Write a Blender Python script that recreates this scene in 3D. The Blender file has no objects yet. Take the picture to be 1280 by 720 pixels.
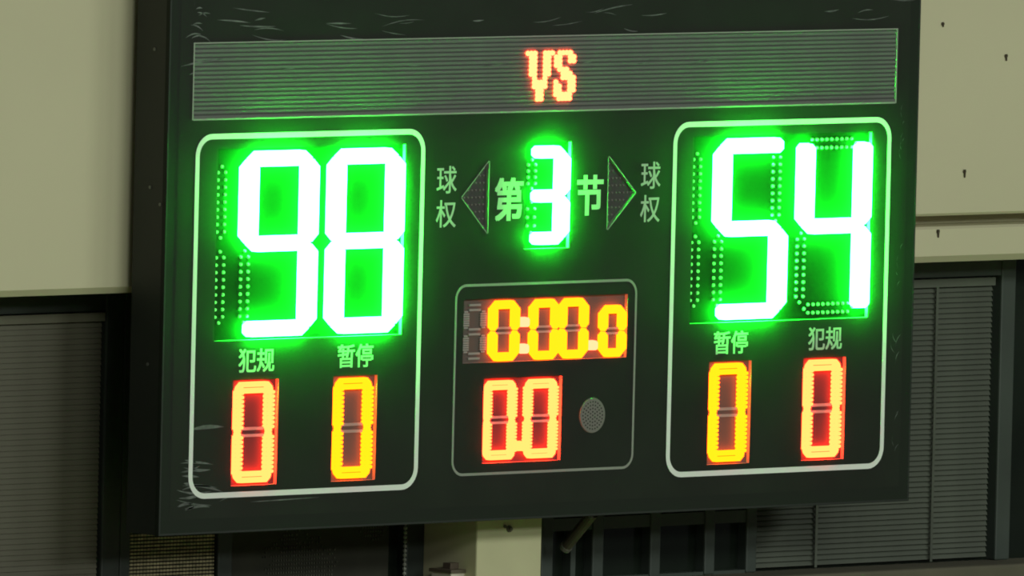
import bpy, bmesh, math, random
from mathutils import Vector, Matrix

random.seed(7)
scene = bpy.context.scene
C = scene.collection

# ------------------------------------------------------------------ camera
TH, PH, RO = math.radians(44.41274), math.radians(-3.397816), math.radians(1.358316)
CAM = Vector((-29.12193, -29.60762, 2.50289))
FPX = 22024.05                                    # focal length in pixels at 1280 wide
F = Vector((math.sin(TH)*math.cos(PH), math.cos(TH)*math.cos(PH), math.sin(PH)))
R0 = Vector((math.cos(TH), -math.sin(TH), 0)); U0 = R0.cross(F)
RR = R0*math.cos(RO) + U0*math.sin(RO); UU = -R0*math.sin(RO) + U0*math.cos(RO)
cd = bpy.data.cameras.new('camera'); cam = bpy.data.objects.new('camera', cd); C.objects.link(cam)
cd.sensor_width = 36; cd.lens = FPX*36/1280; cd.clip_start = 0.5; cd.clip_end = 300
cam.matrix_world = Matrix(((RR.x, UU.x, -F.x, CAM.x), (RR.y, UU.y, -F.y, CAM.y), (RR.z, UU.z, -F.z, CAM.z), (0, 0, 0, 1)))
scene.camera = cam
scene.cycles.filter_width = 1.9                   # the photo is a little soft

# ------------------------------------------------------------------ world, lamps, exposure
world = bpy.data.worlds.new('world'); scene.world = world; world.use_nodes = True
world.node_tree.nodes['Background'].inputs[0].default_value = (0.95, 0.97, 1.0, 1)
world.node_tree.nodes['Background'].inputs[1].default_value = 0.06
scene.view_settings.view_transform = 'Standard'; scene.view_settings.look = 'None'
scene.view_settings.gamma = 1; scene.view_settings.exposure = 0; scene.view_settings.use_curve_mapping = False
def hall_lamp(x, y, z, power):
    l = bpy.data.lights.new('hall_lamp', 'AREA'); l.shape = 'RECTANGLE'; l.size = 3.0; l.size_y = 1.2
    l.energy = power; l.color = (0.885, 0.95, 0.87)
    o = bpy.data.objects.new('hall_lamp', l); C.objects.link(o); o.location = (x, y, z)
    o.rotation_euler = (Vector((0, 0, 0)) - o.location).to_track_quat('-Z', 'Y').to_euler()
for lx in (-7, 0, 7):
    hall_lamp(lx, -11, 4.2, 215)
    hall_lamp(lx, -19, 4.6, 215)

# ------------------------------------------------------------------ helpers
def at(u, v, Y=0.0):
    """the point on the upright plane y = Y seen at photo pixel (u, v)"""
    d = F + RR*((u-640)/FPX) - UU*((v-360)/FPX)
    return CAM + d*((Y-CAM.y)/d.y)

def setp(o, **k):
    for a, b in k.items():
        if b is not None: o[a] = b
    return o

class MB:
    def __init__(s): s.v = []; s.f = []; s.m = []
    def poly(s, pts, m=0):
        n = len(s.v); s.v += [tuple(p) for p in pts]; s.f.append(tuple(range(n, n+len(pts)))); s.m.append(m)
    def box(s, x0, x1, y0, y1, z0, z1, m=0):
        n = len(s.v)
        s.v += [(x, y, z) for x in (x0, x1) for y in (y0, y1) for z in (z0, z1)]
        for f in ((0, 1, 3, 2), (4, 6, 7, 5), (0, 4, 5, 1), (2, 3, 7, 6), (0, 2, 6, 4), (1, 5, 7, 3)):
            s.f.append(tuple(n+i for i in f)); s.m.append(m)
        return s
    def prism(s, pts, y0, y1, m=0, shrink=1.0):
        """polygon in (x, z) carried from y0 (front, optionally shrunk) to y1; pts counter-clockwise seen from -y"""
        k = len(pts); n = len(s.v)
        cx = sum(p[0] for p in pts)/k; cz = sum(p[1] for p in pts)/k
        s.v += [(cx+(p[0]-cx)*shrink, y0, cz+(p[1]-cz)*shrink) for p in pts] + [(p[0], y1, p[1]) for p in pts]
        s.f.append(tuple(range(n, n+k))); s.m.append(m)
        s.f.append(tuple(range(n+2*k-1, n+k-1, -1))); s.m.append(m)
        for i in range(k):
            j = (i+1) % k
            s.f.append((n+i, n+k+i, n+k+j, n+j)); s.m.append(m)
        return s
    def dome(s, x, z, r, yb, yt, n=8, m=0, top=0.72, rx=None):
        rx = rx or r
        p = [(x+rx*math.cos(2*math.pi*i/n), z+r*math.sin(2*math.pi*i/n)) for i in range(n)]
        return s.prism(p, yt, yb, m, top)
    def tube(s, a, b, r, n=10, m=0, r2=None):
        a = Vector(a); b = Vector(b); d = (b-a).normalized(); r2 = r if r2 is None else r2
        e = d.orthogonal().normalized(); g = d.cross(e); k = len(s.v)
        for p, q in ((a, r), (b, r2)):
            for i in range(n):
                t = 2*math.pi*i/n; s.v.append(tuple(p+(e*math.cos(t)+g*math.sin(t))*q))
        s.f.append(tuple(range(k+n-1, k-1, -1))); s.m.append(m)
        s.f.append(tuple(range(k+n, k+2*n))); s.m.append(m)
        for i in range(n):
            j = (i+1) % n; s.f.append((k+i, k+j, k+n+j, k+n+i)); s.m.append(m)
        return s
    def mesh(s, name, mats):
        me = bpy.data.meshes.new(name); me.from_pydata(s.v, [], s.f)
        for m in (mats if isinstance(mats, (list, tuple)) else [mats]): me.materials.append(m)
        me.polygons.foreach_set('material_index', s.m); me.update()
        return me
    def build(s, name, mats, parent=None, **props):
        return link(name, s.mesh(name, mats), parent, **props)

def link(name, me, parent=None, loc=None, **props):
    o = bpy.data.objects.new(name, me); C.objects.link(o); o.parent = parent
    if loc is not None: o.location = loc
    return setp(o, **props)

def bevel(o, w, seg=2):
    b = o.modifiers.new('bevel', 'BEVEL'); b.width = w; b.segments = seg; b.limit_method = 'ANGLE'
    return o

# ------------------------------------------------------------------ materials
def mat(name, col, rough=0.6, metal=0.0, var=0.0, scale=8.0, spec=0.5, bump=0.0, stretch=(1, 1, 1), coat=0.0):
    m = bpy.data.materials.new(name); m.use_nodes = True
    t = m.node_tree; b = t.nodes['Principled BSDF']
    b.inputs['Base Color'].default_value = (*col, 1); b.inputs['Roughness'].default_value = rough
    b.inputs['Metallic'].default_value = metal; b.inputs['Specular IOR Level'].default_value = spec
    b.inputs['Coat Weight'].default_value = coat
    if var or bump:
        tc = t.nodes.new('ShaderNodeTexCoord'); mp = t.nodes.new('ShaderNodeMapping')
        mp.inputs['Scale'].default_value = stretch
        n = t.nodes.new('ShaderNodeTexNoise'); n.inputs['Scale'].default_value = scale; n.inputs['Detail'].default_value = 6
        t.links.new(tc.outputs['Object'], mp.inputs[0]); t.links.new(mp.outputs[0], n.inputs['Vector'])
        if var:
            r = t.nodes.new('ShaderNodeMapRange'); r.inputs[1].default_value = 0.3; r.inputs[2].default_value = 0.7
            r.inputs[3].default_value = 1-var; r.inputs[4].default_value = 1+var
            x = t.nodes.new('ShaderNodeVectorMath'); x.operation = 'SCALE'; x.inputs[0].default_value = col
            t.links.new(n.outputs[0], r.inputs[0]); t.links.new(r.outputs[0], x.inputs['Scale'])
            t.links.new(x.outputs[0], b.inputs['Base Color'])
        if bump:
            k = t.nodes.new('ShaderNodeBump'); k.inputs['Strength'].default_value = bump; k.inputs['Distance'].default_value = 0.004
            t.links.new(n.outputs[0], k.inputs['Height']); t.links.new(k.outputs[0], b.inputs['Normal'])
    return m

def glow(name, col):
    m = bpy.data.materials.new(name); m.use_nodes = True; t = m.node_tree; t.nodes.clear()
    e = t.nodes.new('ShaderNodeEmission'); o = t.nodes.new('ShaderNodeOutputMaterial')
    e.inputs[0].default_value = (*[c/max(col) for c in col], 1); e.inputs[1].default_value = max(col)
    t.links.new(e.outputs[0], o.inputs[0])
    return m

M = {
 'cream': mat('cream_wall_paint', (0.60, 0.565, 0.37), 0.75, var=0.035, scale=1.3, bump=0.05),
 'column': mat('cream_column_paint', (0.55, 0.52, 0.32), 0.7, var=0.06, scale=6, bump=0.05),
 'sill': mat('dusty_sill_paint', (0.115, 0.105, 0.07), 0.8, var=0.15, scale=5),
 'frame': mat('grey_green_frame_paint', (0.045, 0.058, 0.047), 0.5, var=0.15, scale=6),
 'frame_dark': mat('dark_frame_paint', (0.03, 0.038, 0.032), 0.5, var=0.15, scale=6),
 'pane': mat('dark_window_glass', (0.012, 0.017, 0.012), 0.12, var=0.3, scale=3, spec=0.3),
 'slat': mat('olive_blind_slat', (0.074, 0.084, 0.062), 0.55, var=0.2, scale=5),
 'slat_brown': mat('brown_blind_slat', (0.115, 0.108, 0.075), 0.6, var=0.12, scale=4),
 'weave': mat('woven_blind_reed', (0.42, 0.36, 0.20), 0.7, var=0.35, scale=60),
 'screen': mat('dark_screen_fabric', (0.030, 0.030, 0.019), 0.85, var=0.2, scale=10),
 'screen_dot': mat('screen_fabric_thread', (0.07, 0.072, 0.05), 0.7, var=0.6, scale=9),
 'bead': mat('pale_plastic_bead', (0.26, 0.27, 0.22), 0.4),
 'cabinet': mat('black_cabinet_paint', (0.014, 0.018, 0.014), 0.5, var=0.15, scale=4),
 'face': mat('black_front_sheet', (0.0235, 0.028, 0.0215), 0.42, var=0.10, scale=5, spec=0.10),
 'trim': mat('black_frame_profile', (0.020, 0.025, 0.019), 0.45, spec=0.10),
 'white': mat('white_screen_print', (0.82, 0.83, 0.79), 0.6),
 'grey_print': mat('grey_screen_print', (0.27, 0.28, 0.24), 0.6),
 'scuff_reflection': mat('pale_scuff_and_reflection', (0.10, 0.11, 0.10), 0.5, var=0.7, scale=30),
 'tray': mat('dark_module_board', (0.010, 0.011, 0.009), 0.7, spec=0.03),
 'tray_warm': mat('brown_module_board', (0.10, 0.078, 0.062), 0.6),
 'tray_red': mat('dark_red_module_board', (0.058, 0.036, 0.038), 0.65, spec=0.2),
 'wall_pale': mat('pale_cutout_edge', (0.45, 0.42, 0.38), 0.6),
 'led_off': mat('unlit_led_lens', (0.48, 0.50, 0.46), 0.4),
 'led_off_dim': mat('unlit_led_lens_dim', (0.33, 0.32, 0.28), 0.45),
 'louver': mat('grey_louver', (0.125, 0.14, 0.120), 0.65, var=0.08, scale=10),
 'louver_gap': mat('louver_gap', (0.055, 0.062, 0.052), 0.7),
 'header_edge': mat('header_edge', (0.30, 0.31, 0.27), 0.6),
 'arrow': mat('arrow_board', (0.045, 0.048, 0.040), 0.7),
 'grille': mat('grey_buzzer_grille', (0.17, 0.165, 0.14), 0.6),
 'grille_hole': mat('buzzer_hole', (0.02, 0.02, 0.017), 0.8),
 'green': glow('green_led_light', (1.4, 580.0, 9.0)),
 'red': glow('red_led_light', (34.0, 0.87, 0.19)),
 'yellow': glow('yellow_led_light', (9.0, 0.90, 0.012)),
 'amber_dot': glow('pale_red_led_light', (14.0, 0.86, 0.40)),
 'vs': glow('red_matrix_light', (18.0, 0.97, 0.34)),
 'screw': mat('screw_metal', (0.16, 0.17, 0.15), 0.4, metal=0.5),
 'steel': mat('dull_steel', (0.11, 0.095, 0.075), 0.5, metal=0.2, var=0.2, scale=12),
 'nail': mat('rusty_nail', (0.06, 0.045, 0.025), 0.7),
 'whitebox': mat('white_plastic', (0.62, 0.55, 0.46), 0.5),
 'brown': mat('brown_cap', (0.10, 0.075, 0.05), 0.6),
 'floor': mat('wood_court', (0.32, 0.22, 0.12), 0.4, var=0.2, scale=3, stretch=(1, 8, 1)),
}

# ------------------------------------------------------------------ the setting
YF = 0.14           # front of fascia and column
YW = 0.32           # front of the window frames
zl = at(165, 358, YF).z             # lower front edge of the fascia
xs = 0.30                           # behind the scoreboard the plain fascia gives way to the stepped one
def profile(x0, x1, pts, name, m, parent=None, **k):
    """a moulding: (y, z) profile swept from x0 to x1; pts run clockwise seen from -x"""
    b = MB(); n = len(pts)
    b.v = [(x0, y, z) for y, z in pts] + [(x1, y, z) for y, z in pts]
    b.f = [tuple(range(n-1, -1, -1)), tuple(range(n, 2*n))] + [(i, (i+1) % n, n+(i+1) % n, n+i) for i in range(n)]
    b.m = [0]*len(b.f)
    o = b.build(name, m, parent, **k)
    bm = bmesh.new(); bm.from_mesh(o.data); bmesh.ops.recalc_face_normals(bm, faces=bm.faces); bm.to_mesh(o.data); bm.free()
    return o
ch = 0.016
profile(-6, xs, [(YF, 3.2), (YF, zl), (YF+ch, zl-ch), (0.60, zl-ch), (0.60, 3.2)], 'wall_back', M['cream'],
        kind='structure', label='plain cream plaster fascia left of the scoreboard')
zg1 = at(1200, 269, YF).z           # bottom of the upper right wall
zg2 = at(1200, 282, YF+0.01).z      # top of the band under the groove
zr = at(1200, 319, YF).z
profile(xs, 7, [(YF, 3.2), (YF, zg1+0.006), (YF+0.006, zg1), (YF+0.10, zg1-0.004), (YF+0.10, zg1-0.045), (0.60, zg1-0.045), (0.60, 3.2)], 'wall_right', M['cream'],
        kind='structure', label='cream plaster wall right of the scoreboard above a groove')
profile(xs, 7, [(YF-0.004, zg2-0.006), (YF-0.004, zr), (YF+ch-0.004, zr-ch), (0.60, zr-ch), (0.60, zg1-0.0455), (YF+0.099, zg1-0.0455), (YF+0.099, zg2), (YF+0.004, zg2)], 'trim_1', M['cream'],
        kind='structure', label='cream band running under the groove of the right wall')
zs = at(1200, 706, YW-0.06).z       # top of the sill beam
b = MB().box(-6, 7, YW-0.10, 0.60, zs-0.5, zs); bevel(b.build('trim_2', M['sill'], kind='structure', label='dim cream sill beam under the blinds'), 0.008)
MB().box(-6, 7, 0.36, 0.60, -4.2, zs-0.5).build('wall_lower', M['cream'], kind='structure', label='cream wall below the window band')
MB().box(-14, 14, -40, 0.60, -4.3, -4.2).build('floor', M['floor'], kind='structure', label='wooden court floor far below the scoreboard')
MB().box(-6, 7, 0.58, 0.60, zs, zl).build('window_back', M['pane'], kind='structure', label='dark room behind the window band')

# column under the board
cx0, cx1 = at(596, 690, YF).x, at(677, 690, YF).x
o = MB().box(cx0, cx1, YF, 0.57, -4.2, zl-ch).build('column', M['column'], kind='structure', label='cream column directly under the middle of the scoreboard')
bevel(o, 0.004)

def window(name, label, bars, rails, panes, m=None):
    """bars: (u0, u1) uprights; rails: (x0, x1, z0, z1)"""
    root = bpy.data.objects.new(name, None); C.objects.link(root); setp(root, kind='structure', label=label)
    for (u0, u1) in bars:
        xa, xb = at(u0, 690, YW).x, at(u1, 690, YW).x
        bevel(MB().box(xa, xb, YW, YW+0.06, zs, zl-ch).build('mullion', m or M['frame'], root), 0.004)
    for (xa, xb, za, zb) in rails:
        MB().box(xa, xb, YW+0.004, YW+0.056, za, zb).build('rail', m or M['frame'], root)
    for (xa, xb, za, zb) in panes:
        MB().box(xa, xb, YW+0.030, YW+0.036, za, zb).build('pane', M['pane'], root)
    return root
X = lambda u, v=690: at(u, v, YW).x
Z = lambda v, u=800: at(u, v, YW).z
# middle window: four dark lights between grey mullions
zt = Z(657, 850)
bars = [(677, 692), (741, 755), (813, 826), (881, 894), (933, 946)]
lights = [(X(692), X(741)), (X(755), X(813)), (X(826), X(881)), (X(894), X(933))]
window('window_1', 'grey framed window with dark panes right of the column', bars,
       [(a, c, zt, zt+0.03) for a, c in lights] + [(a, c, zs, zs+0.008) for a, c in lights] + [(X(715), X(721), zs+.008, zt)],
       [(a, c, zs+0.008, zl-ch) for a, c in lights])
# right window: blinds behind grey frame
zrt = at(1200, 346, YW).z
window('window_2', 'grey framed blind covered window beside the scoreboard right edge', [(1244, 1262)],
       [(X(946), X(1244), zrt, zr-ch)], [(X(946), X(1244), zs, zrt)])
window('window_3', 'dark framed window at the right edge of the picture', [(1330, 1344)],
       [(X(1262), X(1330), zr-ch-.01, zr-ch)], [(X(1262), X(1330), zs, zr-ch-.01)], M['frame_dark'])
# left window
zlt = at(60, 391, YW).z
window('window_4', 'dark framed blind covered window left of the scoreboard', [(-60, -40), (127, 150)],
       [(X(-40, 500), X(127), zlt, zl-ch)], [(X(-40), X(127), zs, zlt)], M['frame_dark'])
window('window_5', 'dark window with screens below the scoreboard left of the column', [(150, 163), (273, 291), (508, 532)],
       [(X(163), X(273), zl-ch-.02, zl-ch), (X(291), X(508), zl-ch-.02, zl-ch)],
       [(X(163), X(273), zs, zl-ch-.02), (X(291), X(508), zs, zl-ch-.02)], M['frame_dark'])

# ------------------------------------------------------------------ blinds
def thing(name, label, cat, group=None, loc=(0, 0, 0)):
    o = bpy.data.objects.new(name, None); C.objects.link(o); o.location = loc
    return setp(o, label=label, category=cat, group=group)

def slat_blind(name, label, xa, xb, z0, z1, pitch, y, m, cords=2, tilt=35):
    root = thing(name, label, 'blind', loc=(0, 0, 0))
    MB().box(xa, xb, y-0.012, y+0.012, z1-0.02, z1).build('headrail', m, root)
    b = MB(); w = pitch*1.15; a = math.radians(tilt); dy, dz = w/2*math.cos(a), w/2*math.sin(a); t = 0.0007
    q = [(-dy, -dz), (0, 0.0012), (dy, dz)]
    for i in range(2):
        (ya, za), (yb, zb) = q[i], q[i+1]
        b.poly([(xa, ya, za), (xb, ya, za), (xb, yb, zb), (xa, yb, zb)])
        b.poly([(xa, ya, za-t), (xa, yb, zb-t), (xb, yb, zb-t), (xb, ya, za-t)])
    b.poly([(xa, -dy, -dz-t), (xb, -dy, -dz-t), (xb, -dy, -dz), (xa, -dy, -dz)])
    me = b.mesh('slat', m); z = z1-0.02-pitch/2
    while z > z0:
        link('slat', me, root, loc=(0, y, z)); z -= pitch
    for i in range(cords):
        x = xa+(xb-xa)*(i+0.5)/cords
        MB().box(x-0.004, x+0.004, y-w/2-0.003, y-w/2-0.001, z0, z1-0.02).build('ladder_tape', m, root)
    return root
YB = YW-0.008
slat_blind('venetian_blind', 'olive grey venetian blind to the right of the scoreboard', X(948), X(1236), zs+0.005, zrt-0.004, 0.0128, YW+0.012, M['slat'], 2, 58)
slat_blind('venetian_blind', 'brown venetian blind at the lower left edge of the picture', X(-38), X(125), zs+0.005, zlt-0.004, 0.0128, YW+0.012, M['slat_brown'], 0, 74)

# woven reed blind just under the lower left corner of the board
root = thing('woven_blind', 'yellowish brown woven reed blind under the lower left corner of the scoreboard', 'blind')
xa, xb = X(164), X(271); z0, z1 = zs+0.004, zl-0.06
MB().box(xa, xb, YW+0.016, YW+0.020, z0, z1).build('backing', M['screen'], root)
b = MB(); z = z0
while z < z1:
    b.box(xa, xb, YW+0.009, YW+0.015, z, z+0.0046); z += 0.0085
b.build('reeds', M['weave'], root, kind='stuff')
b = MB()
for i in range(26):
    x = xa+(xb-xa)*(i+0.5)/26; b.box(x-0.0006, x+0.0006, YW+0.0085, YW+0.010, z0, z1)
b.build('threads', M['screen'], root, kind='stuff')
MB().box(xa, xb, YW+0.004, YW+0.022, z1, z1+0.02).build('headrail', M['frame_dark'], root)

# dark screen blind with faint mesh, left of the column
root = thing('screen_blind', 'dark mesh screen blind below the scoreboard between the woven blind and the column', 'blind')
xa, xb = X(293), X(490)
MB().box(xa, xb, YW+0.012, YW+0.016, z0, z1).build('fabric', M['screen'], root)
b = MB(); rng = random.Random(3); nx = 62
for i in range(nx):
    x = xa+(xb-xa)*(i+0.5)/nx; z = z0
    while z < -0.42:
        u = (i+.5)/nx; v = (z-z0)/(-0.42-z0)
        d = max(0, 1-((u-.42)/.28)**2-((v-.1)/.5)**2) + max(0, 1-((u-.9)/.12)**2-((v-.62)/.25)**2)
        if rng.random() < d*1.3:
            b.box(x-0.0018, x+0.0018, YW+0.0095, YW+0.0125, z, z+0.0045)
        z += 0.0098
b.build('mesh_threads', M['screen_dot'], root, kind='stuff')
MB().tube((xa, YW+0.014, z1+.01), (xb, YW+0.014, z1+.01), 0.014).build('roller', M['frame_dark'], root)
# ball chain
b = MB(); x = X(503); z = z0
while z < zl-0.05:
    p0 = Vector((x, YW-0.008, z))
    b.tube(p0+Vector((0, 0, 0.0010)), p0+Vector((0, 0, 0.0048)), 0.0034, 8, 0, 0.0050)
    b.tube(p0+Vector((0, 0, 0.0048)), p0+Vector((0, 0, 0.0086)), 0.0050, 8, 0, 0.0034)
    b.tube(p0+Vector((0, 0, 0.0086)), p0+Vector((0, 0, 0.0118)), 0.0012, 5)
    z += 0.0108
b.build('ball_chain', M['bead'], label='pale ball chain of the screen blind left of the column', category='chain')

# ------------------------------------------------------------------ scoreboard
SB = thing('scoreboard', 'black electronic basketball scoreboard with lit score digits on the cream wall', 'scoreboard', loc=(0, 0, -0.505))
ZB, ZTOP, XB, XF, DEP = -0.505, 0.80, 1.240, 1.206, 0.11
def part(mb, name, m, parent=SB, **k):
    o = mb.build(name, m, parent, **k)
    if parent is SB: o.location = (0, 0, 0.505)
    return o

MOD = {
 'home_score': (-1.078, -0.474, -0.058, 0.388), 'guest_score': (0.480, 1.084, -0.058, 0.388),
 'period': (-0.078, 0.070, 0.133, 0.384),
 'home_foul': (-1.014, -0.868, -0.397, -0.151), 'home_timeout': (-0.692, -0.549, -0.397, -0.151),
 'guest_timeout': (0.549, 0.692, -0.397, -0.151), 'guest_foul': (0.868, 1.013, -0.397, -0.151),
 'clock': (-0.272, 0.270, -0.132, 0.018), 'shot': (-0.200, 0.058, -0.370, -0.170),
}
HDR = (-1.160, 1.160, 0.4595, 0.6335)
ARL = [(-0.287, 0.259), (-0.200, 0.343), (-0.200, 0.173)]       # left arrow (tip first)
ARR = [(0.288, 0.259), (0.196, 0.173), (0.196, 0.346)]
# cabinet: open box (back and four sides)
b = MB()
b.box(-XB, XB, DEP-0.004, DEP, ZB, ZTOP)
b.box(-XB, -XB+0.004, 0.0, DEP-0.004, ZB, ZTOP); b.box(XB-0.004, XB, 0.0, DEP-0.004, ZB, ZTOP)
b.box(-XB+0.004, XB-0.004, 0.0, DEP-0.004, ZB, ZB+0.004); b.box(-XB+0.004, XB-0.004, 0.0, DEP-0.004, ZTOP-0.004, ZTOP)
part(b, 'cabinet', M['cabinet'])
# frame profiles round the front sheet
for (x0, x1, za, zb) in ((-XB-.001, -XF, ZB-.001, ZTOP+.001), (XF, XB+.001, ZB-.001, ZTOP+.001), (-XF, XF, ZB-.001, -0.470), (-XF, XF, 0.765, ZTOP+.001)):
    o = part(MB().box(x0, x1, 0.0002, 0.012, za, zb), 'frame_profile', M['trim'])
# front sheet with cut-outs
bm = bmesh.new()
def loop(pts):
    vs = [bm.verts.new((p[0], 0, p[1])) for p in pts]
    return [bm.edges.new((vs[i], vs[(i+1) % len(vs)])) for i in range(len(vs))]
rect = lambda r: [(r[0], r[2]), (r[1], r[2]), (r[1], r[3]), (r[0], r[3])]
edges = loop(rect((-XF, XF, -0.470, 0.765)))
for r in list(MOD.values())+[HDR]: edges += loop(rect(r))
edges += loop(ARL) + loop(ARR)
bmesh.ops.triangle_fill(bm, use_beauty=True, use_dissolve=False, edges=edges, normal=(0, -1, 0))
for f in bm.faces:
    if f.normal.y > 0: f.normal_flip()
me = bpy.data.meshes.new('front_sheet'); bm.to_mesh(me); bm.free(); me.materials.append(M['face'])
fs = link('front_sheet', me, SB, loc=(0, 0, 0.505))

def outline(x0, x1, za, zb, r, w, y=-0.0003, seg=8):
    """rounded printed line as a raised ring"""
    def rr(x0, x1, za, zb, r):
        o = []
        for cx, cz, a in ((x1-r, za+r, -90), (x1-r, zb-r, 0), (x0+r, zb-r, 90), (x0+r, za+r, 180)):
            for i in range(seg+1):
                t = math.radians(a+90*i/seg); o.append((cx+r*math.cos(t), cz+r*math.sin(t)))
        return o
    A = rr(x0, x1, za, zb, r); B = rr(x0+w, x1-w, za+w, zb-w, max(r-w, 0.002)); n = len(A); b = MB()
    b.v = [(p[0], y, p[1]) for p in A+B] + [(p[0], 0.0005, p[1]) for p in A+B]
    for i in range(n):
        j = (i+1) % n
        b.f += [(i, j, n+j, n+i), (i, 2*n+i, 2*n+j, j), (n+i, n+j, 3*n+j, 3*n+i)]
    b.m = [0]*len(b.f)
    return b
part(outline(-1.150, -0.4104, -0.4238, 0.4238, 0.052, 0.0128), 'panel_outline', M['white'])
part(outline(0.4104, 1.150, -0.4238, 0.4238, 0.052, 0.0128), 'panel_outline', M['white'])
part(outline(-0.3008, 0.3008, -0.3978, 0.0545, 0.036, 0.0062), 'clock_outline', M['grey_print'])

# ---- header: louvred matrix strip
x0, x1, za, zb = HDR
b = MB(); b.box(x0, x1, 0.0032, 0.010, za, zb)
hd = part(b, 'message_strip', M['louver_gap'])
nl = 17; ph = (zb-za)/nl
lv = MB(); lv.v = [(x0, 0.0012, ph*0.03), (x1, 0.0012, ph*0.03), (x1, 0.0012, ph*0.62), (x0, 0.0012, ph*0.62), (x0, 0.0035, ph*0.02), (x1, 0.0035, ph*0.02), (x1, 0.0035, ph*0.74), (x0, 0.0035, ph*0.74)]
lv.f = [(0, 1, 2, 3), (0, 4, 5, 1), (3, 2, 6, 7), (0, 3, 7, 4), (1, 5, 6, 2)]; lv.m = [0]*5
lme = lv.mesh('louver', M['louver'])
for i in range(nl): link('louver', lme, hd, loc=(0, 0, za+i*ph))
for r in ((x0-.004, x0, za-.003, zb+.003), (x1, x1+.004, za-.003, zb+.003), (x0, x1, za-.004, za), (x0, x1, zb, zb+.003)):
    MB().box(r[0], r[1], -0.0004, 0.0032, r[2], r[3]).build('edge_strip', M['header_edge'], hd)
VB = ['11100111', '01100110', '01100110', '01100110', '01100110', '01100110', '00100100', '00111100', '00111100', '00011000', '00011000', '00011000']
SBM = ['011110', '110011', '110011', '110000', '011100', '001110', '001111', '100011', '110011', '110011', '111110', '011110']
def matrix(bits, xl, zt, p, q):
    b = MB()
    for r, row in enumerate(bits):
        for c, ch_ in enumerate(row):
            if ch_ == '1': b.dome(xl+(c+.5)*p, zt-(r+.5)*q, q*0.66, 0.0, -0.004, 8, 0, 0.9, p*0.66)
    return b
matrix(VB, -0.0875, 0.600, 0.0115, 0.00985).build('led_letter', M['vs'], hd, label='letter V in glowing red dots')
matrix(SBM, 0.0065, 0.600, 0.0115, 0.00985).build('led_letter', M['vs'], hd, label='letter S in glowing red dots')

# ---- recessed digit modules
def module(r, name, m, dep=0.010, label=None):
    x0, x1, za, zb = r; b = MB()
    b.box(x0-.002, x1+.002, dep, dep+0.004, za-.002, zb+.002, 0)
    t = 0.0022
    b.box(x0-t, x0, 0.0002, dep, za-t, zb+t, 1); b.box(x1, x1+t, 0.0002, dep, za-t, zb+t, 1)
    b.box(x0, x1, 0.0002, dep, za-t, za, 1); b.box(x0, x1, 0.0002, dep, zb, zb+t, 1)
    return part(b, name, [m, M['wall_pale']], label=label)

SEG = {'0': 'abcdef', '1': 'bc', '2': 'abged', '3': 'abgcd', '4': 'fgbc', '5': 'afgcd', '6': 'afgedc', '7': 'abc', '8': 'abcdefg', '9': 'abcdfg'}
def seg_ends(s, xl, xr, zt, zm, zb):
    return {'a': ((xl, zt), (xr, zt)), 'd': ((xl, zb), (xr, zb)), 'g': ((xl, zm), (xr, zm)),
            'f': ((xl, zm), (xl, zt)), 'b': ((xr, zm), (xr, zt)), 'e': ((xl, zb), (xl, zm)), 'c': ((xr, zb), (xr, zm))}[s]
def hexbar(b, p, q, tx, tz, gap, yt, yb, join=(True, True)):
    """solid segment between two corner nodes; ends are mitred where they meet a lit neighbour, blunt elsewhere"""
    (x0, z0), (x1, z1) = p, q; horiz = abs(z1-z0) < 1e-9
    h = (tz if horiz else tx)/2; e0 = (tx if horiz else tz)/2
    L = (x1-x0) if horiz else (z1-z0); lo, hi = [], []
    for s_, jn in ((0, join[0]), (1, join[1])):
        c = e0 if jn else e0*0.55; t = h*0.10 if jn else h*0.5          # length and half-width of the tip
        a0, a1 = gap*(1 if jn else -2), gap*(1 if jn else -2)+c
        pr = [(a1, h), (a0, t), (a0, -t), (a1, -h)]
        (lo if s_ == 0 else hi).extend(pr if s_ == 0 else [(L-u, -v) for u, v in pr])
    pts = lo+hi                                                          # runs along +v, tip, -v, then back
    P = [((x0+u, z0+v) if horiz else (x0-v, z0+u)) for u, v in pts]
    b.prism(P, yt, yb, 0, 0.985)
NODES = {'a': ('f', 'b'), 'd': ('e', 'c'), 'g': ('fe', 'bc'), 'f': ('g', 'a'), 'b': ('g', 'a'), 'e': ('d', 'g'), 'c': ('d', 'g')}
def joins(s_, lit): return tuple(any(n in lit for n in NODES[s_][k]) for k in (0, 1))
def dots(b, p, q, sep, pitch, r, yt, yb, inset, tips=True, rx=None, n=8):
    (x0, z0), (x1, z1) = p, q
    L = math.hypot(x1-x0, z1-z0); dx, dz = (x1-x0)/L, (z1-z0)/L
    k = max(2, round((L-2*inset)/pitch)+1); st = (L-2*inset)/(k-1)
    for i in range(k):
        s = inset+i*st
        for sg in (-1, 1):
            b.dome(x0+dx*s-dz*sg*sep/2, z0+dz*s+dx*sg*sep/2, r, yb, yt, n, 0, 0.8, rx)
    if tips:
        for s in (inset-st*0.8, L-inset+st*0.8):
            b.dome(x0+dx*s, z0+dz*s, r, yb, yt, n, 0, 0.8, rx)

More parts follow.
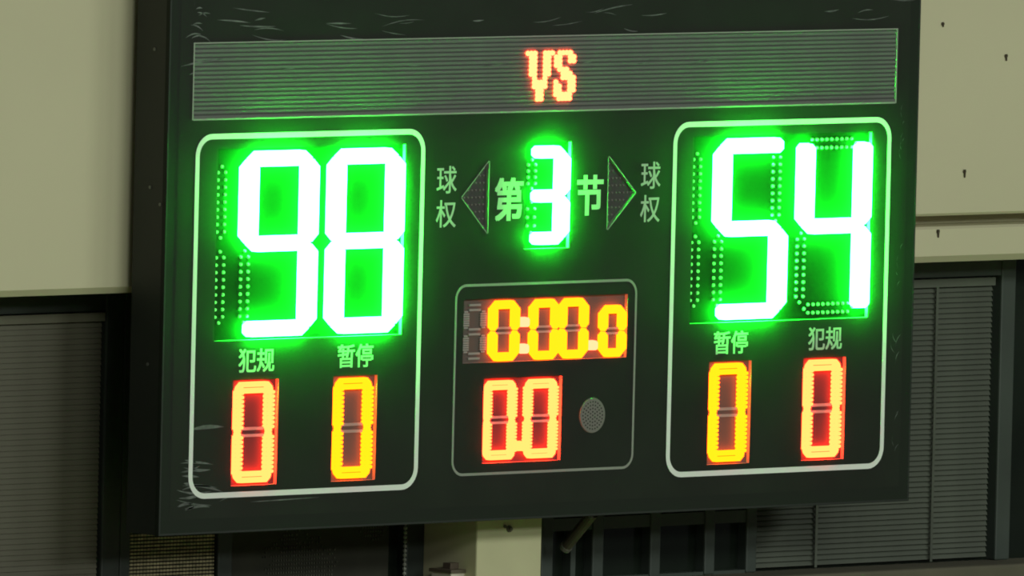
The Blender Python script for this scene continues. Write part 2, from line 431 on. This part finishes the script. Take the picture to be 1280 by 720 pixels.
def green_digit(mod, ch_, xl, xr, zt, zm, zb, tx, tz, dep=0.010, half=False, proud=0.013):
    for s in ('bc' if half else 'abcdefg'):
        p, q = seg_ends(s, xl, xr, zt, zm, zb); b = MB()
        if ch_ != ' ' and s in SEG[ch_]:
            hexbar(b, p, q, tx, tz, 0.0010, -proud, dep, joins(s, SEG[ch_]))
            b.build('segment', M['green'], mod, label='lit green segment')
        else:
            dots(b, p, q, 0.024 if abs(p[0]-q[0]) < 1e-9 else 0.020, 0.0165, 0.0042, dep-0.004, dep, 0.030)
            b.build('segment', M['led_off'], mod, label='unlit segment of pale dots')
hm = module(MOD['home_score'], 'score_display', M['tray'], label='left green score display reading 98')
gm = module(MOD['guest_score'], 'score_display', M['tray'], label='right green score display reading 54')
ZT, ZM, ZO = 0.363, 0.165, -0.033
for mod, dx, txt, (a0, a1), (b0, b1) in ((hm, -1.057, '98', (-0.978, -0.785), (-0.697, -0.507)), (gm, 0.500, '54', (0.577, 0.770), (0.858, 1.053))):
    o = mod
    green_digit(o, ' ', dx-.2, dx, ZT, ZM, ZO, 0.054, 0.046, half=True)
    green_digit(o, txt[0], a0, a1, ZT, ZM, ZO, 0.045, 0.036)
    green_digit(o, txt[1], b0, b1, ZT, ZM, ZO, 0.045, 0.036)
pm = module(MOD['period'], 'period_display', M['tray'], label='green period display reading 3')
green_digit(pm, '3', -0.050, 0.040, 0.361, 0.257, 0.157, 0.036, 0.029)

def small_digit(mod, ch_, x0, x1, za, zb, t, m, yt=-0.004, dep=0.010, solid=False, off_m='led_off_dim', nv=9):
    tx, tz = t, t*0.93
    xl, xr, zt, zo = x0+tx/2, x1-tx/2, zb-tz/2, za+tz/2; zm = (zt+zo)/2
    for s in 'abcdefg':
        p, q = seg_ends(s, xl, xr, zt, zm, zo); b = MB(); horiz = s in 'adg'
        if s in SEG[ch_]:
            if solid:
                hexbar(b, p, q, tx, tz, 0.0004, yt, dep)
            if horiz:
                if not solid:
                    o_ = -1 if s == 'd' else 1; zc = p[1]; sl = tz*0.045
                    pts = [(p[0]-tx*.20, zc+o_*sl), (q[0]+tx*.20, zc+o_*sl), (q[0]-tx*.28, zc+o_*tz*.5), (p[0]+tx*.28, zc+o_*tz*.5)]
                    b.prism(pts if o_ > 0 else pts[::-1], yt, dep, 0, 0.985)             # outer row of merging lamps
                    pts = [(p[0]+tx*.10, zc-o_*tz*.5), (q[0]-tx*.10, zc-o_*tz*.5), (q[0]-tx*.05, zc-o_*sl), (p[0]+tx*.05, zc-o_*sl)]
                    b.prism(pts if o_ > 0 else pts[::-1], yt, dep, 0, 0.985)             # inner row, a thin dark slit between
                    for xx in (p[0]+tx*0.12, q[0]-tx*0.12):
                        b.dome(xx, zc-o_*tz*.12, tz*0.34, dep, yt, 8, 0, 0.85, tx*0.34)
            else:
                L = q[1]-p[1]; pitch = (L-tz*0.9)/(nv-1)
                dots(b, p, q, tx*0.52, pitch, pitch*0.56, yt, dep, tz*0.45, True, tx*0.255)
            b.build('segment', m, mod)
        else:
            if horiz:
                for sg in (-1, 1):
                    zc = p[1]+sg*tz*0.30; b.box(p[0]+tx*.45, q[0]-tx*.45, dep-.004, dep, zc-tz*.13, zc+tz*.13)
            else:
                L = q[1]-p[1]; n = nv
                for i in range(n):
                    z = p[1]+tz*.5+(L-tz)*i/(n-1); w = tx*(.5 if 0 < i < n-1 else .3)
                    b.box(p[0]-w, p[0]+w, dep-.004, dep, z-tz*.10, z+tz*.10)
            b.build('segment', M[off_m], mod, label='unlit segment')

for key, name, m, tray, lb in (('home_foul', 'foul_display', 'red', 'tray_red', 'left red foul display reading 0'), ('home_timeout', 'timeout_display', 'yellow', 'tray_warm', 'left yellow timeout display reading 0'),
                         ('guest_timeout', 'timeout_display', 'yellow', 'tray_warm', 'right yellow timeout display reading 0'), ('guest_foul', 'foul_display', 'red', 'tray_red', 'right red foul display reading 0')):
    r = MOD[key]; mod = module(r, name, M[tray], label=lb)
    small_digit(mod, '0', r[0]+0.006, r[1]-0.012, r[2]+0.006, r[3]-0.005, 0.0285, M[m])

ck = module(MOD['clock'], 'game_clock_display', M['tray_warm'], label='yellow game clock display reading 0:00.0')
# the leading digit is unlit
SEG[' '] = ''
small_digit(ck, ' ', -0.268, -0.190, -0.126, 0.008, 0.021, M['yellow'], nv=8)
for (x0, x1, za, zb) in ((-0.183, -0.089, -0.130, 0.013), (-0.050, 0.044, -0.130, 0.013), (0.046, 0.139, -0.130, 0.013), (0.182, 0.266, -0.130, -0.007)):
    small_digit(ck, '0', x0, x1, za, zb, 0.0215, M['yellow'], solid=True)
def lamp_dot(mod, x, z, w, h, m, nm):
    b = MB(); c = w*.22
    b.prism([(x-w/2+c, z-h/2), (x+w/2-c, z-h/2), (x+w/2, z-h/2+c), (x+w/2, z+h/2-c), (x+w/2-c, z+h/2), (x-w/2+c, z+h/2), (x-w/2, z+h/2-c), (x-w/2, z-h/2+c)], -0.003, 0.010, 0, 0.93)
    b.build(nm, m, mod)
lamp_dot(ck, -0.068, -0.040, 0.024, 0.024, M['amber_dot'], 'colon_dot')
lamp_dot(ck, -0.068, -0.103, 0.024, 0.024, M['amber_dot'], 'colon_dot')
lamp_dot(ck, 0.160, -0.101, 0.024, 0.024, M['amber_dot'], 'decimal_point')
sh = module(MOD['shot'], 'shot_clock_display', M['tray_red'], label='red shot clock display reading 0.0')
for (x0, x1) in ((-0.196, -0.090), (-0.062, 0.046)):
    small_digit(sh, '0', x0, x1, -0.363, -0.176, 0.0235, M['red'], solid=False)
lamp_dot(sh, -0.075, -0.333, 0.030, 0.024, M['red'], 'decimal_point')

# ---- possession arrows: triangular cut-outs with rows of unlit lamps
def arrow(tri, label):
    b = MB(); dep = 0.010
    b.prism(tri, dep, dep+.003, 0)
    n = 3
    for i in range(3):
        a, c = Vector(tri[i]), Vector(tri[(i+1) % 3])
        mid = sum((Vector(t) for t in tri), Vector((0, 0)))/3
        e = (c-a).normalized(); nn = Vector((e.y, -e.x)); nn = nn if nn.dot((a+c)/2-mid) > 0 else -nn
        b.prism([a, c, c+nn*.0022, a+nn*.0022], -0.0004, dep, 1)
    o = part(b, 'possession_arrow', [M['arrow'], M['grey_print']], label=label)
    bm = bmesh.new(); bm.from_mesh(o.data); bmesh.ops.recalc_face_normals(bm, faces=bm.faces); bm.to_mesh(o.data); bm.free()
    d = MB(); tip = tri[0]; bx = tri[1][0]; zt_, zb_ = max(t[1] for t in tri), min(t[1] for t in tri)
    for k in range(9):
        z = zb_+(zt_-zb_)*(k+1)/10; f = 1-abs(z-tip[1])/((zt_-zb_)/2)
        w = (tip[0]-bx)*f; s = 1 if w > 0 else -1; x = bx+s*.009
        while abs(x-bx) < abs(w)-.006:
            d.dome(x, z, .0028, dep, dep-.003, 6, rx=.0034); x += s*.0125
    d.build('lamp_rows', M['grille'], o, kind='stuff')
arrow(ARL, 'left pointing triangle of unlit lamps'); arrow(ARR, 'right pointing triangle of unlit lamps')

# ---- buzzer grille
b = MB(); b.dome(0.160, -0.267, 0.0425, 0.0005, -0.0025, 40, 0, 0.97)
bz = part(b, 'buzzer_grille', M['grille'])
b = MB()
for k, r in enumerate((0, .0085, .0165, .0245, .0325, .0385)):
    n = 1 if k == 0 else k*6
    for i in range(n):
        t = 2*math.pi*(i+.5*(k % 2))/n
        if k < 5: b.dome(0.160+r*math.cos(t), -0.267+r*math.sin(t), .0026, -.0020, -.0029, 6, rx=.0030)
b.build('grille_holes', M['grille_hole'], bz, kind='stuff')

# ---- printed words
def text(s, cx, cz, wid, hgt, bold, m, label):
    cu = bpy.data.curves.new('printed_text', 'FONT'); cu.body = s; cu.size = 1; cu.offset = 0.0; cu.extrude = 0.0; cu.resolution_u = 3
    tmp = bpy.data.objects.new('tmp_text', cu); C.objects.link(tmp)
    dg = bpy.context.evaluated_depsgraph_get(); me = bpy.data.meshes.new_from_object(tmp.evaluated_get(dg))
    bpy.data.objects.remove(tmp); bpy.data.curves.remove(cu)
    xs_ = [v.co.x for v in me.vertices]; ys_ = [v.co.y for v in me.vertices]
    sx = wid/(max(xs_)-min(xs_)); sz = hgt/(max(ys_)-min(ys_)); mx = (max(xs_)+min(xs_))/2; my = (max(ys_)+min(ys_))/2
    for v in me.vertices: v.co = ((v.co.x-mx)*sx, 0, (v.co.y-my)*sz)
    if bold:                                   # heavier strokes: the glyph laid down again a little to each side
        vs = [v.co.copy() for v in me.vertices]; fs_ = [tuple(p.vertices) for p in me.polygons]; n = len(vs); V = []; FF = []
        for k, (ox, oz) in enumerate(((-1, -.6), (1, -.6), (-1, .6), (1, .6), (0, 0))):
            V += [(v.x+ox*bold*sx, v.y-k*.00002, v.z+oz*bold*sz) for v in vs]; FF += [tuple(i+k*n for i in f) for f in fs_]
        me = bpy.data.meshes.new('printed_text'); me.from_pydata(V, [], FF)
    me.materials.clear(); me.materials.append(m); me.name = 'printed_text'
    link('printed_text', me, SB, loc=(cx, -0.0012, cz+0.505), label=label)
W, G = M['white'], M['grey_print']
PT = mat('pale_letter_print', (0.46, 0.475, 0.43), 0.6)
for x, z, s in ((-0.339, 0.302, '球'), (-0.339, 0.222, '权'), (0.336, 0.299, '球'), (0.336, 0.220, '权')):
    text(s, x, z, 0.064, 0.064, 0.010, PT, 'pale printed character '+s)
text('第', -0.133, 0.252, 0.088, 0.098, 0.034, PT, 'bold printed character 第')
text('节', 0.135, 0.256, 0.082, 0.092, 0.034, PT, 'bold printed character 节')
for x, z, s in ((-0.942, -0.106, '犯规'), (-0.623, -0.104, '暂停'), (0.619, -0.106, '暂停'), (0.939, -0.105, '犯规')):
    text(s, x, z, 0.113, 0.054, 0.020, PT, 'pale printed word '+s)

# ---- screws on the cabinet side and scuffs of the front sheet, one streak a painted reflection
for (y, z) in ((0.055, 0.30), (0.02, 0.262), (0.05, -0.11), (0.05, 0.62)):
    part(MB().tube((-XB-.002, y, z), (-XB+.001, y, z), 0.004, 10), 'screw', M['screw'])
def scuffs_and_reflection():
    b = MB(); rg = random.Random(11)
    def streak(x, z, L, ang, w, bend):
        n = 5; a = math.radians(ang); pts = []
        for i in range(n+1):
            s = i/n; off = bend*math.sin(math.pi*s)*L
            pts.append((x+L*s*math.cos(a)-off*math.sin(a), z+L*s*math.sin(a)+off*math.cos(a)))
        for i in range(n):
            p, q = pts[i], pts[i+1]; w0 = w*math.sin(math.pi*(i+.12)/(n+.24)); w1 = w*math.sin(math.pi*(i+1.12)/(n+.24))
            b.poly([(p[0], -.00018, p[1]-w0), (q[0], -.00018, q[1]-w1), (q[0], -.00018, q[1]+w1), (p[0], -.00018, p[1]+w0)])
    for i in range(26):                                   # along the upper edge
        streak(rg.uniform(-1.18, 1.12), rg.gauss(.675, .018), rg.uniform(.03, .14), rg.uniform(-9, 9), rg.uniform(.0008, .0022), rg.uniform(-.06, .06))
    for i in range(10):
        streak(-1.195+rg.random()*.05, rg.uniform(.56, .72), rg.uniform(.02, .06), rg.choice((5, 10, 80, -20)), .0018, .1)
    streak(-1.203, .582, .16, 6, .003, .02)
    for i in range(16):                                   # lower left corner
        streak(-1.195+rg.random()*.04, rg.uniform(-.45, -.33), rg.uniform(.03, .12), rg.uniform(-14, 14), rg.uniform(.0015, .004), rg.uniform(-.1, .1))
    streak(-1.15, -.262, .11, 2, .005, .03)  # whitish reflection on the left panel, painted as a pale streak
    for i in range(18):                                   # ticks along the right edge
        streak(1.178+rg.random()*.014, rg.uniform(-.40, .42), rg.uniform(.012, .035), rg.uniform(55, 120), rg.uniform(.001, .0022), .15)
    for i in range(12):
        streak(rg.uniform(-1.1, 1.1), .565+rg.uniform(-.006, .010), rg.uniform(.03, .10), rg.uniform(0, 6), .0012, 0)
    streak(-.95, -.436, .22, 1, .0015, 0); streak(-1.05, -.432, .10, 4, .002, .1)
    return b
part(scuffs_and_reflection(), 'scuff_and_reflection_marks', M['scuff_reflection'], kind='stuff')
# ---- brackets that carry the board on the wall and the column
for x in (-0.9, 0.0, 0.9):
    part(MB().box(x-.05, x+.05, DEP, YF, 0.25, 0.45), 'mounting_bracket', M['trim'])

# ------------------------------------------------------------------ small things round the board
def small_root(name, label, cat, p): return thing(name, label, cat, loc=p)
p = at(636, 661, YF)
b = MB(); b.tube((p.x, YF+.001, p.z), (p.x, YF-.004, p.z), .008, 12); b.tube((p.x, YF-.004, p.z), (p.x, YF-.010, p.z), .0045, 6)
b.tube((p.x-.015, YF+.0005, p.z+.006), (p.x-.015, YF-.005, p.z+.006), .004, 8)
b.build('anchor_bolt', M['steel'], label='small rusty anchor bolt at the top of the cream column', category='bolt')
# slanting tube below the board
a, c = at(707, 684, 0.26), at(741, 642, 0.16)
root = thing('support_tube', 'short grey tube slanting down from the board in front of dark window', 'tube')
MB().tube(a, c, 0.0135, 14).build('tube_body', M['steel'], root)
d = (a-c).normalized(); MB().tube(a-d*.006, a+d*.004, 0.0150, 14).build('end_cap', M['grille'], root)
MB().box(c.x-.02, c.x+.02, 0.10, c.y+.012, c.z, c.z+.05).build('clamp', M['trim'], root)
p = at(739, 645, 0.07)
b = MB(); b.tube((p.x, .07, p.z-.003), (p.x, .07, ZB+.001), .0035, 8); b.tube((p.x, .07, p.z-.006), (p.x, .07, p.z), .006, 8)
part(b, 'bottom_screw', M['screw'])
# little white box with a brown cap against the column
p = at(566, 709, 0.24)
root = thing('junction_box', 'small white box with a brown cap beside the column at the lower edge', 'box')
MB().box(cx0-.045, cx0, 0.18, 0.245, p.z-.075, p.z-.008).build('box_body', M['whitebox'], root)
b = MB().box(cx0-.050, cx0, 0.175, 0.250, p.z-.008, p.z); b.box(cx0-.028, cx0, 0.20, 0.225, p.z, p.z+.014)
b.build('cap', M['brown'], root)
# nails in the right wall
for u, v, h, lb in ((1257, 72, .010, 'dark nail high on the right wall near the picture edge'), (1205, 217, .012, 'dark nail in the right wall midway above the groove'),
                    (1172, 292, .012, 'dark nail in the cream band just under the groove'), (1178, 31, .006, 'tiny dark nail near the top beside the scoreboard')):
    y = YF-.004 if v == 292 else YF
    q = at(u, v, y); b = MB(); b.tube((q.x, y+.001, q.z+h*.3), (q.x-.001, y-.004, q.z+h*.5), .0042, 8); b.tube((q.x-.001, y-.003, q.z+h*.8), (q.x+.001, y-.002, q.z-h*.8), .0036, 8, 0, .0018)
    b.build('wall_nail', M['nail'], label=lb, category='nail', group='nails in the right wall')
